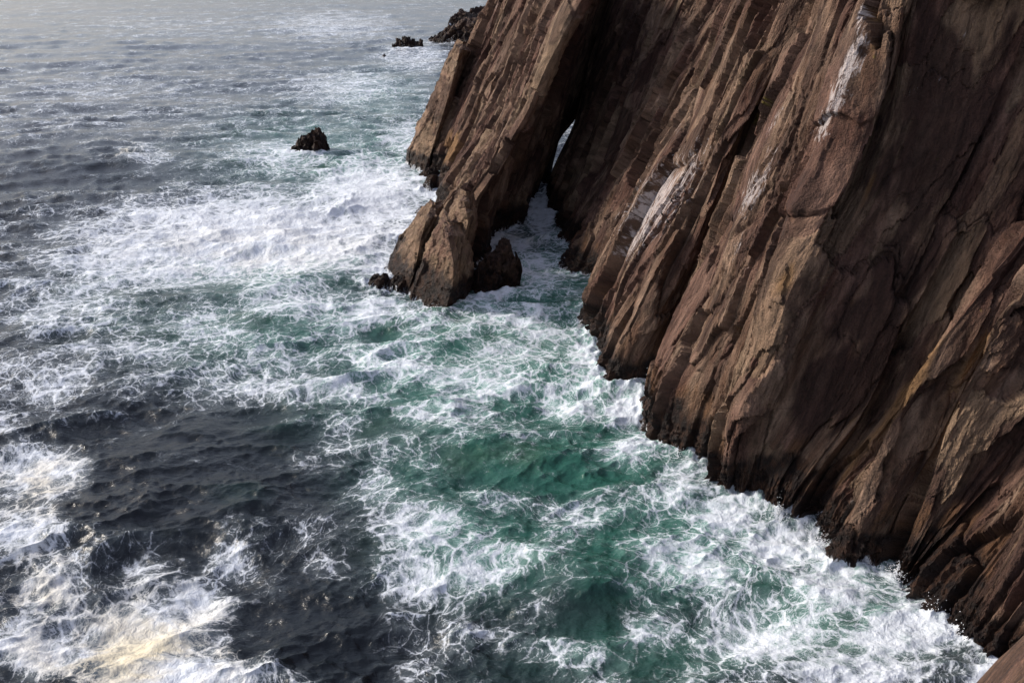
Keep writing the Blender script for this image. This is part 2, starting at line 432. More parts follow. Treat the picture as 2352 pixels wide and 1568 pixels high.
# ------------------------------------------------------------------ the main cliff
near = lambda p: 0.225*max(0.7, np.linalg.norm(p-CAM)/170)
ZT = 104.0
main = [
    guide([(3300, 2500), (3700, 2000)], 25, ZT), 
    guide([(2750, 1900), (3050, 1500), (3300, 1150)], 22, ZT),
    guide([(2450, 1610), (2640, 1370), (2900, 1000)], 20, ZT),
    guide([(2290, 1535), (2440, 1320), (2680, 950)], 20, ZT),
    guide([(2230, 1480), (2330, 1340), (2580, 980)], 20, ZT),
    guide([(2150, 1408), (2260, 1230), (2420, 990), (2620, 700)], 20, ZT, rec=6.0),
    guide([(2110, 1345), (2180, 1220), (2330, 1010), (2420, 900), (2600, 640)], 18, ZT, rec=3.0),
    guide([(2062, 1312), (2120, 1130), (2165, 970), (2237, 850), (2321, 705), (2430, 560)], 18, ZT),
    guide([(1995, 1283), (2060, 1140), (2150, 950), (2230, 800), (2330, 640), (2420, 520)], 18, ZT, push=2.0, rec=4.0),
    guide([(1917, 1277), (1990, 1115), (2050, 970), (2141, 822), (2231, 685), (2298, 612), (2390, 500)], 18, ZT),
    guide([(1890, 1250), (1950, 1120), (2010, 1000), (2100, 830), (2190, 660), (2290, 480), (2400, 260)], 18, ZT, push=2.0, rec=11.0),
    guide([(1830, 1190), (1890, 1060), (1960, 900), (2040, 720), (2130, 520), (2210, 340), (2290, 150), (2340, 0)], 18, ZT, push=1.5, rec=7.5),
    guide([(1770, 1165), (1800, 1080), (1860, 930), (1930, 760), (2010, 560), (2080, 380), (2140, 200), (2200, 0)], 18, ZT, push=1.5, rec=5.5),
    guide([(1712, 1142), (1735, 1060), (1780, 930), (1850, 740), (1915, 570), (1985, 410), (2040, 250), (2075, 100), (2100, 0)], 18, ZT, push=1.0, rec=2.0, relief=.45),
    guide([(1690, 1130), (1688, 1080), (1702, 948), (1728, 882), (1768, 816), (1817, 653), (1874, 565), (1946, 450), (1982, 360), (2039, 180), (2058, 72), (2075, 0)], 18, ZT),
    guide([(1655, 1115), (1668, 1020), (1690, 920), (1740, 790), (1790, 640), (1850, 500), (1910, 350), (1970, 180), (2020, 0)], 18, ZT),
    guide([(1606, 1050), (1630, 950), (1660, 850), (1720, 700), (1770, 560), (1830, 420), (1890, 260), (1940, 120), (1985, 0)], 18, ZT),
    guide([(1520, 1020), (1560, 900), (1610, 800), (1665, 690), (1710, 560), (1760, 430), (1810, 310), (1870, 160), (1930, 0)], 18, ZT),
    guide([(1478, 922), (1510, 790), (1582, 658), (1637, 534), (1690, 404), (1716, 328), (1760, 228), (1825, 105), (1868, 0)], 18, ZT),
    guide([(1500, 880), (1530, 790), (1590, 670), (1640, 540), (1692, 404), (1718, 328), (1762, 228), (1826, 105), (1870, 0)], 18, ZT, push=2.0, rec=8.0, relief=.3, recdir=(0.30, 0.95)),
    guide([(1440, 884), (1480, 790), (1550, 660), (1606, 540), (1660, 400), (1690, 325), (1735, 226), (1800, 104), (1845, 0)], 18, ZT, push=0.5, relief=.6),
    guide([(1392, 880), (1440, 770), (1500, 660), (1560, 540), (1615, 430), (1660, 330), (1710, 220), (1760, 104), (1800, 0)], 18, ZT),
    guide([(1362, 800), (1400, 690), (1455, 580), (1510, 480), (1560, 390), (1610, 290), (1660, 180), (1740, 0)], 18, ZT),
    guide([(1345, 738), (1372, 652), (1405, 590), (1440, 505), (1490, 405), (1530, 335), (1565, 280), (1610, 180), (1690, 0)], 18, ZT),
    guide([(1402, 650), (1430, 570), (1470, 480), (1510, 390), (1550, 310), (1590, 220), (1640, 120), (1690, 0)], 18, 92),
    guide([(1350, 632), (1385, 560), (1430, 460), (1480, 360), (1530, 260), (1580, 150), (1650, 10)], 18, 90),
    guide([(1300, 603), (1340, 540), (1400, 430), (1450, 340), (1494, 255), (1546, 146), (1575, 81), (1620, 5)], 18, 88),
    guide([(1322, 565), (1350, 510), (1410, 400), (1465, 280), (1520, 150), (1580, 0)], 18, 88, push=2.0),
    guide([(1292, 560), (1325, 490), (1390, 370), (1440, 240), (1490, 120), (1535, 0)], 18, 86),
    guide([(1266, 502), (1300, 425), (1350, 310), (1400, 190), (1440, 90), (1480, 0)], 18, 84),
    guide([(1252, 474), (1282, 400), (1326, 310), (1360, 200), (1400, 90), (1435, 0)], 18, 82, relief=.5),
    guide([(1252, 434), (1266, 402), (1290, 345), (1318, 288), (1328, 250), (1345, 170), (1400, 0)], 18, 80, relief=.15),
    guide([(1340, 380), (1380, 290), (1420, 170), (1480, 0)], 18, 80, relief=.3),
    guide([(1480, 250), (1500, 200), (1560, 60)], 18, 80),
    guide([(1600, 120), (1620, 80), (1660, 0)], 18, 80),
]
D, flow, ids, slab, N = loft(main, near, 530, amp=1.0, seed=3)
top = D[-1]
rows = [top]; 
for k in range(1, 9):
    f = k/8.0
    rows.append(top+np.array([1.0, 0.12, 0])*f*160+np.array([0, 0, 1])*(10*f+2.0*fbm2(top[:, 0]/9+f*20, top[:, 1]/9, 77, 3)*min(1, f*3))[..., None])
cap = np.array(rows)[:, ::4]
cv = cap.reshape(-1, 3)
cf = np.stack([cv[:, 1], cv[:, 0], cv[:, 2]*0], -1)
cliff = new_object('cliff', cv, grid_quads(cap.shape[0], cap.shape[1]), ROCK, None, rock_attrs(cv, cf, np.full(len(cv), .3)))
tag(cliff, kind='structure')
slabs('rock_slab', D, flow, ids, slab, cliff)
MAIN_D = D.reshape(-1, 3)
COAST = [g[2][:2] for g in main]

# ------------------------------------------------------------------ the headland beyond the cove
A = 20
head = [
    guide([(1264, 405), (1274, 362), (1286, 316), (1312, 288), (1345, 240), (1390, 100), (1420, 0)], A, 66, relief=.15),
    guide([(1226, 432), (1244, 380), (1278, 280), (1325, 140), (1375, 0)], A, 66, relief=.6),
    guide([(1220, 475), (1245, 390), (1280, 260), (1320, 120), (1362, 0)], A, 66),
    guide([(1190, 512), (1215, 420), (1255, 300), (1300, 140), (1350, 0)], A, 66),
    guide([(1140, 528), (1170, 440), (1220, 310), (1270, 160), (1345, 0)], A, 66),
    guide([(1108, 585), (1120, 500), (1150, 400), (1195, 310), (1240, 205), (1280, 115), (1332, 10)], A, 66),
    guide([(1080, 610), (1085, 540), (1091, 462), (1124, 418), (1175, 316), (1210, 260), (1240, 180), (1275, 105), (1325, 10)], A, 66),
    guide([(1020, 600), (1045, 500), (1075, 430), (1130, 340), (1175, 250), (1205, 160), (1235, 60), (1270, 0)], A, 66, rec=3.0),
    guide([(985, 500), (1025, 420), (1070, 340), (1115, 270), (1160, 150), (1200, 40), (1220, 0)], A, 66, rec=4.5),
    guide([(1000, 445), (1040, 360), (1085, 260), (1130, 170), (1165, 80), (1195, 0)], A, 66, push=3.0, rec=4.5),
    guide([(985, 400), (1025, 300), (1065, 210), (1110, 110), (1155, 0)], A, 66, push=3.0, rec=2.5),
    guide([(975, 372), (1020, 260), (1072, 140), (1105, 60), (1130, 0)], A, 66, push=1.0),
    guide([(1000, 345), (1050, 220), (1080, 140), (1112, 60), (1138, 0)], A, 66, push=2.0),
    guide([(1150, 330), (1200, 200), (1290, 0)], A, 66),
    guide([(1240, 372), (1262, 300), (1320, 160), (1400, 0)], A, 66, relief=.3),
]
D, flow, ids, slab, N = loft(head, 0.42, 260, closed=True, amp=0.8, seed=11, cell=(11, 36.0))
cen = D[-1].mean(0)+np.array([0, 0, 3.0])
rows = np.array([D[-1]+(cen-D[-1])*f for f in np.linspace(0, 1, 10)])[:, ::3]
rows[1:-1, :, 2] += 1.5*fbm2(rows[1:-1, :, 0]/5, rows[1:-1, :, 1]/5, 5, 3)
cv = rows.reshape(-1, 3)
headland = new_object('headland', cv, grid_quads(rows.shape[0], rows.shape[1], True), ROCK, None, rock_attrs(cv, cv*1.0, np.full(len(cv), .4)))
tag(headland, kind='structure')
slabs('rock_slab', D, flow, ids, slab, headland, True)

def column(name, fronts, depth, seed, parent=None, alpha=A, amp=0.15, cell=(7.0, 15.0), back_az=0.0, step=0.33, topz=None):
    """a leaning bed block: visible edges traced from foot to top, the hidden edges `depth` metres behind"""
    gs = [guide(px, alpha, None) for px in fronts]
    b = math.radians(back_az); off = np.array([math.sin(b), math.cos(b)])*depth
    back = [(xy+off, zz, np.append(f[:2]+off, 0), w_) for xy, zz, f, w_ in reversed(gs)]
    gs = gs+back
    D, flow, ids, slab, N = loft(gs, step, 110, closed=True, amp=amp, seed=seed, cell=cell, blur=1.0)
    q = fbm3(D*np.array([1, 1, .6]), 0.16, seed+3, 3); q = np.round(q*2.5)/2.5*0.6+q*0.4
    D = D+N*(0.85*q+0.38*fbm3(D, 0.6, seed+4, 4))[..., None]
    flow = np.stack([D[..., 0]+0.3*D[..., 1]-0.45*D[..., 2]+seed*9, D[..., 2]*1.15, 0*q], -1)
    c = D[-1].mean(0)+np.array([0, 0, 0.6])
    extra = np.array([D[-1]+(c-D[-1])*f for f in np.linspace(0, 1, 8)[1:]])
    extra[:-1] += 0.25*fbm3(extra[:-1], 0.6, seed)[..., None]
    D = np.concatenate([D, extra]); flow = np.concatenate([flow, np.repeat(flow[-1:], 7, 0)+np.linspace(.3, 3, 7)[:, None, None]]); slab = np.concatenate([slab, np.repeat(slab[-1:], 7, 0)])
    V = D.reshape(-1, 3)
    return new_object(name, V, grid_quads(D.shape[0], D.shape[1], True), ROCK, parent, rock_attrs(V, flow.reshape(-1, 3), 0.55+0.4*slab.ravel()))

column('rock_column', [[(936, 374), (940, 354), (961, 299), (1008, 192), (1013, 169), (1028, 138), (1048, 105)], [(980, 394), (992, 342), (1021, 247), (1028, 225), (1049, 146), (1058, 112)], [(996, 370), (1010, 315), (1040, 230), (1068, 150), (1080, 118)]], 16, 21, headland)['label'] = 'outermost leaning rock column with a free-standing tip'
column('rock_column', [[(994, 372), (1034, 276), (1064, 208), (1099, 150)], [(1052, 388), (1080, 275), (1096, 234), (1120, 176), (1124, 140)], [(1072, 356), (1095, 265), (1130, 176), (1136, 140)]], 12, 22, headland)['label'] = 'smooth ochre-stained rock column'
column('rock_column', [[(1046, 396), (1079, 316), (1103, 234), (1131, 182), (1140, 130)], [(1085, 416), (1114, 312), (1140, 250), (1161, 192), (1166, 120)], [(1102, 392), (1135, 300), (1172, 192), (1180, 125)]], 9, 23, headland)
column('rock_column', [[(886, 624), (905, 583), (951, 521), (985, 486)], [(938, 664), (953, 620), (968, 540), (986, 500)], [(974, 636), (985, 590), (1000, 520), (1008, 488)]], 10, 24, headland)['label'] = 'slanting tan rock slab at the toe of the headland'
column('rock_column', [[(940, 680), (964, 615), (992, 554), (1014, 506)], [(1022, 718), (1040, 650), (1042, 600), (1030, 540)], [(1076, 682), (1080, 630), (1072, 580), (1062, 545)]], 9, 25, headland, cell=(5, 12))['label'] = 'broad split rock column at the toe of the headland'
column('rock_column', [[(980, 640), (1030, 500), (1052, 455)], [(1036, 674), (1067, 540), (1076, 500), (1066, 462)], [(1064, 640), (1083, 550), (1090, 500), (1082, 470)]], 8, 26, headland)['label'] = 'blunt rock tooth above the toe columns'
column('rock_column', [[(1044, 556), (1096, 462), (1118, 420)], [(1080, 576), (1102, 500), (1120, 450), (1126, 418)], [(1096, 550), (1112, 500), (1132, 430)]], 8, 27, headland)
column('rock_column', [[(1004, 516), (1062, 400), (1107, 330), (1118, 310)], [(1040, 536), (1085, 430), (1130, 350), (1135, 318)], [(1060, 515), (1102, 430), (1142, 350), (1145, 322)]], 8, 28, headland)

# ------------------------------------------------------------------ rocks standing in the sea
ROCK_FEET = []
def sea_rock(name, foot_l, foot_r, crest, depth, seed, label, category='rock', group=None, rough=1.0, nu=90, nv=60, lean=0.0, weed=0.6):
    """a rock with its foot between two shore points, its crest line seen along the given sight lines"""
    a = shore(*foot_l); b = shore(*foot_r)
    ROCK_FEET.append([a[:2], b[:2]])
    ax = b-a; L = np.linalg.norm(ax[:2]); ax = ax/L; bk = np.array([-ax[1], ax[0], 0])
    org = a+bk*depth*0.5
    us, hs = [], []
    for (x, y) in crest:
        d = ray(x, y); k = bk.dot(org-CAM)/bk.dot(d); p = CAM+d*k
        us.append((p-a)[:2].dot(ax[:2])); hs.append(max(p[2], 0.05))
    us = np.array(us); hs = np.array(hs); o = np.argsort(us); us, hs = us[o], hs[o]
    u0, u1 = min(0, us[0]), max(L, us[-1])
    u = np.linspace(u0-0.02*L, u1+0.02*L, nu); hc = np.interp(u, us, hs, left=0.0, right=0.0)
    ph = np.linspace(0, np.pi, nv)
    env = np.clip(np.minimum(u-u[0], u[-1]-u)/(0.16*(u1-u0)), 0, 1)**0.6
    U, PH = np.meshgrid(u, ph); HC = np.repeat(hc[None], nv, 0); E = np.repeat(env[None], nv, 0)
    y = -np.cos(PH)*depth*0.5*E; zz = np.sin(PH)**0.85*(HC+2.0)-2.0
    P = org+U[..., None]*ax+y[..., None]*bk+np.stack([zz*lean, zz*0, zz], -1)
    sc = 1.0/max(1.5, L*0.16)
    c = (P*np.array([1, 1, .5])) 
    n = np.stack([ax[0]*0-bk[0]*np.cos(PH), -bk[1]*np.cos(PH)+0*PH, np.sin(PH)], -1)
    nn = fbm3(c, sc, seed, 5, 0.55)
    step = np.round(nn*3)/3*0.7+nn*0.5
    m = L*0.085*rough
    P = P+n*(step*m)[..., None]+np.stack([fbm3(c, sc*2.6, seed+5, 4), fbm3(c, sc*2.2, seed+9, 4), fbm3(c, sc*3, seed+11, 4)], -1)*m*0.45*E[..., None]
    V = P.reshape(-1, 3)
    flow = np.stack([U+seed*3.1, P[..., 2]*1.5, y], -1).reshape(-1, 3)
    o = new_object(name, V, grid_quads(nv, nu), ROCK, None, rock_attrs(V, flow, np.clip(fbm3(V, .3, seed)*.5+.3, 0, 1), weed))
    return tag(o, label, category, group)

sea_rock('sea_stack', (664, 352), (747, 356), [(668, 346), (680, 335), (692, 322), (704, 318), (712, 310), (718, 304), (731, 303), (738, 312), (745, 322), (747, 340)], 9, 31, 'lone dark wedge-shaped rock standing in the open foam left of the headland', rough=1.3, nu=110, nv=80)
sea_rock('rock_pinnacle', (1080, 692), (1180, 676), [(1084, 660), (1096, 622), (1112, 604), (1130, 592), (1142, 575), (1152, 562), (1160, 554), (1167, 562), (1172, 578), (1186, 594), (1190, 610), (1180, 650)], 9, 32, 'dark jagged pinnacle in the water of the cove beside the toe of the headland', rough=1.5, nu=130, nv=90)
sea_rock('shore_boulder', (846, 655), (888, 668), [(850, 640), (858, 630), (868, 634), (878, 630), (886, 640)], 5, 33, 'low wet boulder at the left foot of the slanting toe slab', 'boulder')
sea_rock('shore_boulder', (885, 664), (950, 664), [(890, 650), (905, 638), (925, 632), (945, 640)], 5, 34, 'weed-covered boulder between the toe slab and the split column', 'boulder')
sea_rock('shore_boulder', (966, 412), (1000, 420), [(968, 400), (976, 390), (990, 384), (998, 396)], 7, 35, 'dark boulder under the ochre-stained rock column', 'boulder')
sea_rock('shore_boulder', (974, 438), (1003, 442), [(977, 420), (988, 402), (998, 402), (1002, 418)], 7, 36, 'round dark boulder in foam below the boulder at the ochre column', 'boulder')
sea_rock('shore_boulder', (1000, 445), (1040, 440), [(1004, 420), (1015, 400), (1030, 394), (1042, 396)], 8, 37, 'boulder against the headland above the round dark boulder', 'boulder')
sea_rock('shore_boulder', (910, 550), (938, 552), [(914, 546), (922, 542), (936, 538)], 3, 38, 'small low black rock in the white foam left of the toe slab', 'boulder', nu=40, nv=24)
sea_rock('shore_boulder', (955, 490), (1004, 488), [(960, 484), (975, 476), (990, 474), (1000, 470)], 5, 39, 'flat washed rock ledge in foam at the top of the toe slab', 'boulder', nu=50, nv=30)
sea_rock('shore_boulder', (1334, 628), (1388, 634), [(1340, 618), (1352, 606), (1370, 604), (1386, 612)], 7, 40, 'dark boulder at the cove wall left of the lime-streaked buttress', 'boulder')
sea_rock('reef_rock', (988, 98), (1120, 104), [(992, 94), (1005, 84), (1020, 76), (1030, 68), (1045, 60), (1060, 55), (1080, 52), (1100, 50), (1116, 48)], 40, 41, 'low dark reef running out from behind the headland', nu=140)
sea_rock('reef_rock', (1034, 56), (1092, 58), [(1037, 50), (1043, 40), (1054, 28), (1062, 30), (1072, 32), (1082, 38), (1090, 48)], 30, 42, 'humped dark reef rock on the far side of the reef')
sea_rock('reef_rock', (1076, 44), (1118, 48), [(1080, 34), (1090, 24), (1096, 14), (1100, 22), (1106, 30), (1116, 26)], 24, 43, 'pointed reef rock next to the cliff edge at the top of the picture')
sea_rock('reef_rock', (905, 114), (974, 112), [(908, 110), (916, 104), (928, 100), (934, 98), (944, 99), (952, 103), (962, 102), (970, 99)], 14, 44, 'broken row of small black reef rocks off the tip of the reef', rough=2.0, nu=120)
sea_rock('reef_rock', (876, 131), (888, 131), [(878, 127), (882, 124), (886, 127)], 5, 45, 'tiny black rock alone in the surf before the reef', nu=30, nv=20)

sea_rock('shore_boulder', (1226, 432), (1276, 424), [(1232, 418), (1244, 408), (1256, 404), (1268, 398), (1274, 408)], 9, 46, 'dark boulder blocking the water slit between headland and cliff', 'boulder', weed=1.0)

# ------------------------------------------------------------------ the point the viewer stands on
zz = np.linspace(-3, 77, 130); th = np.linspace(0, 2*np.pi, 260, endpoint=False)
TH, ZZ = np.meshgrid(th, zz); RR = 17.9+(71.4-ZZ)*0.33-np.clip(ZZ-73, 0, 9)**2*0.35
P = np.stack([20+RR*np.cos(TH), -2+RR*np.sin(TH), ZZ], -1)
nrm = np.stack([np.cos(TH), np.sin(TH), 0*TH], -1)
P = P+nrm*((np.clip(fbm3(P, 0.16, 61, 5), -1, 1)*1.3-0.2)*np.where(ZZ > 60, 0.22, 1.0))[..., None]
lid = np.array([P[-1]+(np.array([20, -2, 77.6])-P[-1])*f for f in np.linspace(0, 1, 8)[1:]])
P = np.concatenate([P, lid]); V = P.reshape(-1, 3)
fl = np.stack([np.repeat(TH[:1], len(P), 0)*18, P[..., 2], 0*P[..., 0]], -1).reshape(-1, 3)
tag(new_object('viewpoint_bluff', V, grid_quads(P.shape[0], P.shape[1], True), ROCK, None, rock_attrs(V, fl, np.full(len(V), .5))), kind='structure')

# ------------------------------------------------------------------ seabirds on the lime-streaked buttress
t_ = NT('black_plumage'); p_ = t_.n('BsdfPrincipled')
t_.put(p_.inputs['Base Color'], t_.mix(t_.noise(t_.n('TexCoord').outputs['Object'], 9.0, 3), (0.008, 0.008, 0.009), (0.030, 0.028, 0.028))); p_.inputs['Roughness'].default_value = 0.5
t_.t.links.new(p_.outputs[0], t_.out.inputs[0]); PLUME = t_.m
spine = np.array([(-.34, -.02), (-.22, .06), (-.10, .16), (.0, .30), (.05, .42), (.07, .52), (.06, .62), (.10, .70), (.16, .73), (.21, .73), (.30, .71)])
radii = np.array([.02, .06, .12, .145, .12, .07, .045, .05, .055, .03, .008])
def bird_mesh():
    tt = np.linspace(0, 1, 34); q = np.linspace(0, 1, len(spine))
    c = np.stack([np.interp(tt, q, spine[:, 0]), tt*0, np.interp(tt, q, spine[:, 1])+0.12], -1); r = np.interp(tt, q, radii)
    d = np.gradient(c, axis=0); d /= np.linalg.norm(d, axis=1, keepdims=True); up = np.stack([-d[:, 2], 0*tt, d[:, 0]], -1)
    a = np.linspace(0, 2*np.pi, 14, endpoint=False)
    P = c[:, None]+r[:, None, None]*(np.cos(a)[None, :, None]*np.array([0, 1, 0])+np.sin(a)[None, :, None]*up[:, None]*1.0)
    return P.reshape(-1, 3), grid_quads(34, 14, True)
bv, bq = bird_mesh()
mx_, my_ = sight(MAIN_D); md = np.linalg.norm(MAIN_D-CAM, axis=1)
for (px, py, yaw, label) in [(1567, 450, 200, 'black seabird perched highest on the lime-streaked buttress'), (1552, 453, 150, 'black seabird just left of the highest perched seabird'), (1545, 472, 170, 'black seabird midway down the white lime patch'),
                             (1513, 497, 210, 'black seabird on the left side of the lower lime patch'), (1530, 506, 160, 'black seabird at the lower right end of the lime patch'), (1461, 508, 190, 'black seabird near the left edge of the lime-streaked buttress')]:
    near_ = np.flatnonzero(np.hypot(mx_-px, my_-py) < 9)
    if len(near_) == 0: continue
    k = near_[np.argmin(md[near_])]
    o = new_object('seabird', bv, bq, PLUME, None, None, True)
    o.location = MAIN_D[k]+np.array([-0.10, -0.12, 0.0]); o.rotation_euler = (0, 0, math.radians(yaw)); o.scale = (1.25,)*3
    tag(o, label, 'bird', 'black seabirds resting on the cliff')

# ------------------------------------------------------------------ the sea
rng = np.random.default_rng(8)
def ocean_tile(n, L, wind, wdir, lmin, lmax, rms, seed, spread=4):
    r = np.random.default_rng(seed)
    k1 = np.fft.fftfreq(n, L/n)*2*np.pi
    kx, ky = np.meshgrid(k1, k1); k = np.hypot(kx, ky); k[0, 0] = 1e-6
    Lw = wind*wind/9.81
    cosw = (kx*math.cos(wdir)+ky*math.sin(wdir))/k
    ph = np.exp(-1/(k*Lw)**2)/k**4*(0.12+np.abs(cosw)**spread)
    ph *= np.exp(-(k*lmin/(2*np.pi))**2)*(1-np.exp(-(k*lmax/(2*np.pi))**2)); ph[0, 0] = 0
    a = (r.normal(size=(n, n))+1j*r.normal(size=(n, n)))*np.sqrt(ph)
    z = np.fft.ifft2(a).real; s = rms/z.std()
    dx = np.fft.ifft2(1j*kx/k*a).real*s; dy = np.fft.ifft2(1j*ky/k*a).real*s
    return z*s, dx, dy
def sample(tile, x, y, L, rot):
    c, s = math.cos(rot), math.sin(rot)
    n = tile[0].shape[0]
    u = ((c*x+s*y)/L) % 1.0*n; v = ((-s*x+c*y)/L) % 1.0*n
    i = np.floor(u).astype(int) % n; j = np.floor(v).astype(int) % n; fu = u-np.floor(u); fv = v-np.floor(v)
    i1 = (i+1) % n; j1 = (j+1) % n
    r = [t[j, i]*(1-fu)*(1-fv)+t[j, i1]*fu*(1-fv)+t[j1, i]*(1-fu)*fv+t[j1, i1]*fu*fv for t in tile]
    return r[0], c*r[1]-s*r[2], s*r[1]+c*r[2]

az = np.radians(np.concatenate([np.linspace(-180, -45, 28)[:-1], np.linspace(-45, -31, 50)[:-1], np.linspace(-31, 31, 800), np.linspace(31, 45, 40)[1:], np.linspace(45, 180, 28)[1:]]))
dep = np.concatenate([np.linspace(88, 47, 14)[:-1], np.linspace(47, 4.6, 620)])
rad = np.concatenate([CAM_H/np.tan(np.radians(dep)), np.geomspace(1000, 30000, 24)[1:]])
R2, A2 = np.meshgrid(rad, az, indexing='ij')
X = R2*np.sin(A2); Y = R2*np.cos(A2)
t0 = ocean_tile(256, 520.0, 9.0, math.radians(93), 14.0, 120, 0.50, 5, 8)
t1 = ocean_tile(1024, 420.0, 5.0, math.radians(99), 1.3, 40, 0.36, 1, 6)
t2 = ocean_tile(512, 83.0, 2.6, math.radians(72), 0.35, 7, 0.085, 2, 3)
z0, dx0, dy0 = sample(t0, X, Y, 520.0, 0.3)
z1, dx1, dy1 = sample(t1, X, Y, 420.0, 0.1)
z2, dx2, dy2 = sample(t2, X, Y, 83.0, 0.5)
m1 = np.clip(1.0+1.1*fbm2(X/38, Y/38, 91, 3), 0.4, 1.6); m2 = np.clip(1.0+0.9*fbm2(X/17, Y/17, 92, 3), 0.35, 1.5)
fade = np.clip(1.2-R2/900, 0.22, 1)*np.clip(2-R2/8000, 0.05, 1)
Z = (z0+z1*m1+z2*m2)*fade
XX = X+0.9*(dx0+dx1*m1+dx2*m2)*fade; YY = Y+0.9*(dy0+dy1*m1+dy2*m2)*fade
# swells heaving where the photograph shows them: (x, y, radius m, height m)
for (px, py, rr, hh) in [(1250, 850, 7, 1.5), (1880, 1375, 5, 1.9), (1340, 1330, 5, 1.3), (660, 740, 7, 1.5), (960, 960, 7, 1.3), (560, 1170, 5, 1.2), (1040, 770, 6, 1.0), (150, 335, 24, 1.8), (1120, 1020, 6, 1.0), (1650, 1120, 6, .8)]:
    g = shore(px, py); Z += hh*np.exp(-(((X-g[0])/(rr*1.5))**2+((Y-g[1])/rr)**2))
# foam cover in sea-plane patches: (x, y, half width, half height, cover)
FOAM = [(900, 770, 230, 55, .60), (760, 890, 200, 55, .62), (1080, 950, 200, 45, .56), (1180, 800, 160, 60, .60), (300, 800, 240, 60, .52), (600, 540, 440, 105, 1.08), (850, 450, 170, 100, 1.0), (330, 600, 280, 70, .80), (940, 320, 90, 70, .62), (760, 60, 260, 60, .55), (950, 130, 130, 50, .60), (400, 60, 500, 70, .40), (250, 200, 400, 80, .38), (800, 200, 200, 60, .56),
        (640, 360, 160, 50, .62), (330, 360, 90, 30, .6), (150, 700, 220, 100, .58), (100, 870, 200, 80, .56), (700, 700, 180, 60, .72), (860, 720, 110, 50, .8), (500, 760, 200, 90, .50), (620, 870, 260, 80, .58), (900, 840, 180, 60, .66),
        (1100, 740, 160, 70, .60), (1230, 620, 80, 90, .66), (1180, 560, 60, 50, .78), (1240, 500, 35, 70, .85), (1240, 760, 120, 70, .62), (1330, 830, 60, 70, .66), (1100, 880, 180, 70, .62), (1320, 920, 110, 60, .70), (1430, 940, 60, 50, .85),
        (1440, 1040, 90, 60, .62), (1200, 1010, 160, 50, .40), (960, 960, 80, 40, .55), (780, 1000, 90, 60, .58), (870, 1120, 60, 100, .56), (960, 1230, 130, 80, .72), (1100, 1300, 130, 80, .68), (950, 1330, 140, 70, .66), (1350, 1180, 170, 80, .52),
        (1560, 1130, 90, 70, .70), (1660, 1190, 90, 60, .86), (1780, 1250, 110, 60, .88), (1600, 1290, 150, 90, .72), (1900, 1360, 140, 80, .86), (2060, 1440, 160, 90, .90), (1750, 1450, 170, 100, .80), (1950, 1560, 260, 80, .84), (1500, 1420, 110, 80, .58), (2300, 1600, 120, 80, .8),
        (90, 1080, 130, 90, .84), (60, 1230, 120, 90, .80), (120, 1350, 130, 80, .74), (320, 1440, 220, 100, .96), (400, 1550, 220, 80, 1.0), (100, 1480, 160, 80, .86), (530, 1300, 70, 40, .80), (330, 1320, 70, 40, .62), (450, 1380, 110, 60, .8), (740, 1300, 90, 40, .58), (700, 1230, 50, 40, .4),
        (1050, 1440, 110, 50, .52), (1250, 1480, 120, 70, .46), (1400, 1560, 120, 50, .46), (940, 1520, 90, 60, .42), (620, 1480, 60, 90, .5), (0, 960, 120, 60, .5), (880, 620, 60, 50, .85), (1000, 700, 90, 22, .8), (1130, 690, 70, 22, .72)]
DARK = [(480, 1010, 260, 60, .40), (420, 1140, 230, 90, .50), (720, 1440, 110, 110, .55), (270, 1260, 70, 60, .25), (1250, 1080, 130, 50, .25), (120, 400, 220, 60, .22), (880, 770, 60, 18, .35), (1380, 1400, 90, 70, .25), (1200, 1540, 200, 40, .15)]
GREEN = [(1150, 850, 420, 190, .95), (1250, 680, 140, 140, .9), (1300, 1050, 330, 130, .95), (1500, 1250, 300, 150, .85), (1150, 1250, 250, 130, .75), (700, 760, 420, 120, .6), (1500, 1480, 350, 130, .5), (800, 350, 350, 120, .6), (1900, 1400, 300, 150, .6), (620, 640, 320, 80, .55), (300, 700, 250, 120, .3), (560, 1150, 90, 40, .2), (1000, 1100, 200, 120, .6), (880, 230, 160, 90, .5)]
CREAM = [(330, 1490, 240, 110, 1.), (90, 1120, 110, 80, .6), (60, 1380, 120, 70, .7), (270, 350, 50, 25, .8), (360, 300, 60, 18, .6), (560, 570, 300, 60, .25), (200, 30, 300, 80, .2), (140, 1290, 70, 30, .6), (1200, 540, 60, 15, .4)]
sx, sy = sight(np.stack([X, Y, np.zeros_like(X)], -1))
inview = (Y > 10)
def cover(lst, mode='max'):
    r = np.zeros_like(X)
    for (cx, cy, w, h, v) in lst:
        g = v*np.exp(-np.clip(((sx-cx)/w)**2+((sy-cy)/h)**2, 0, 40)*0.9)
        r = np.maximum(r, g) if mode == 'max' else r+g
    return np.where(inview, r, 0)
foam = 0.05+np.maximum(cover(FOAM), 0.30)-cover(DARK)
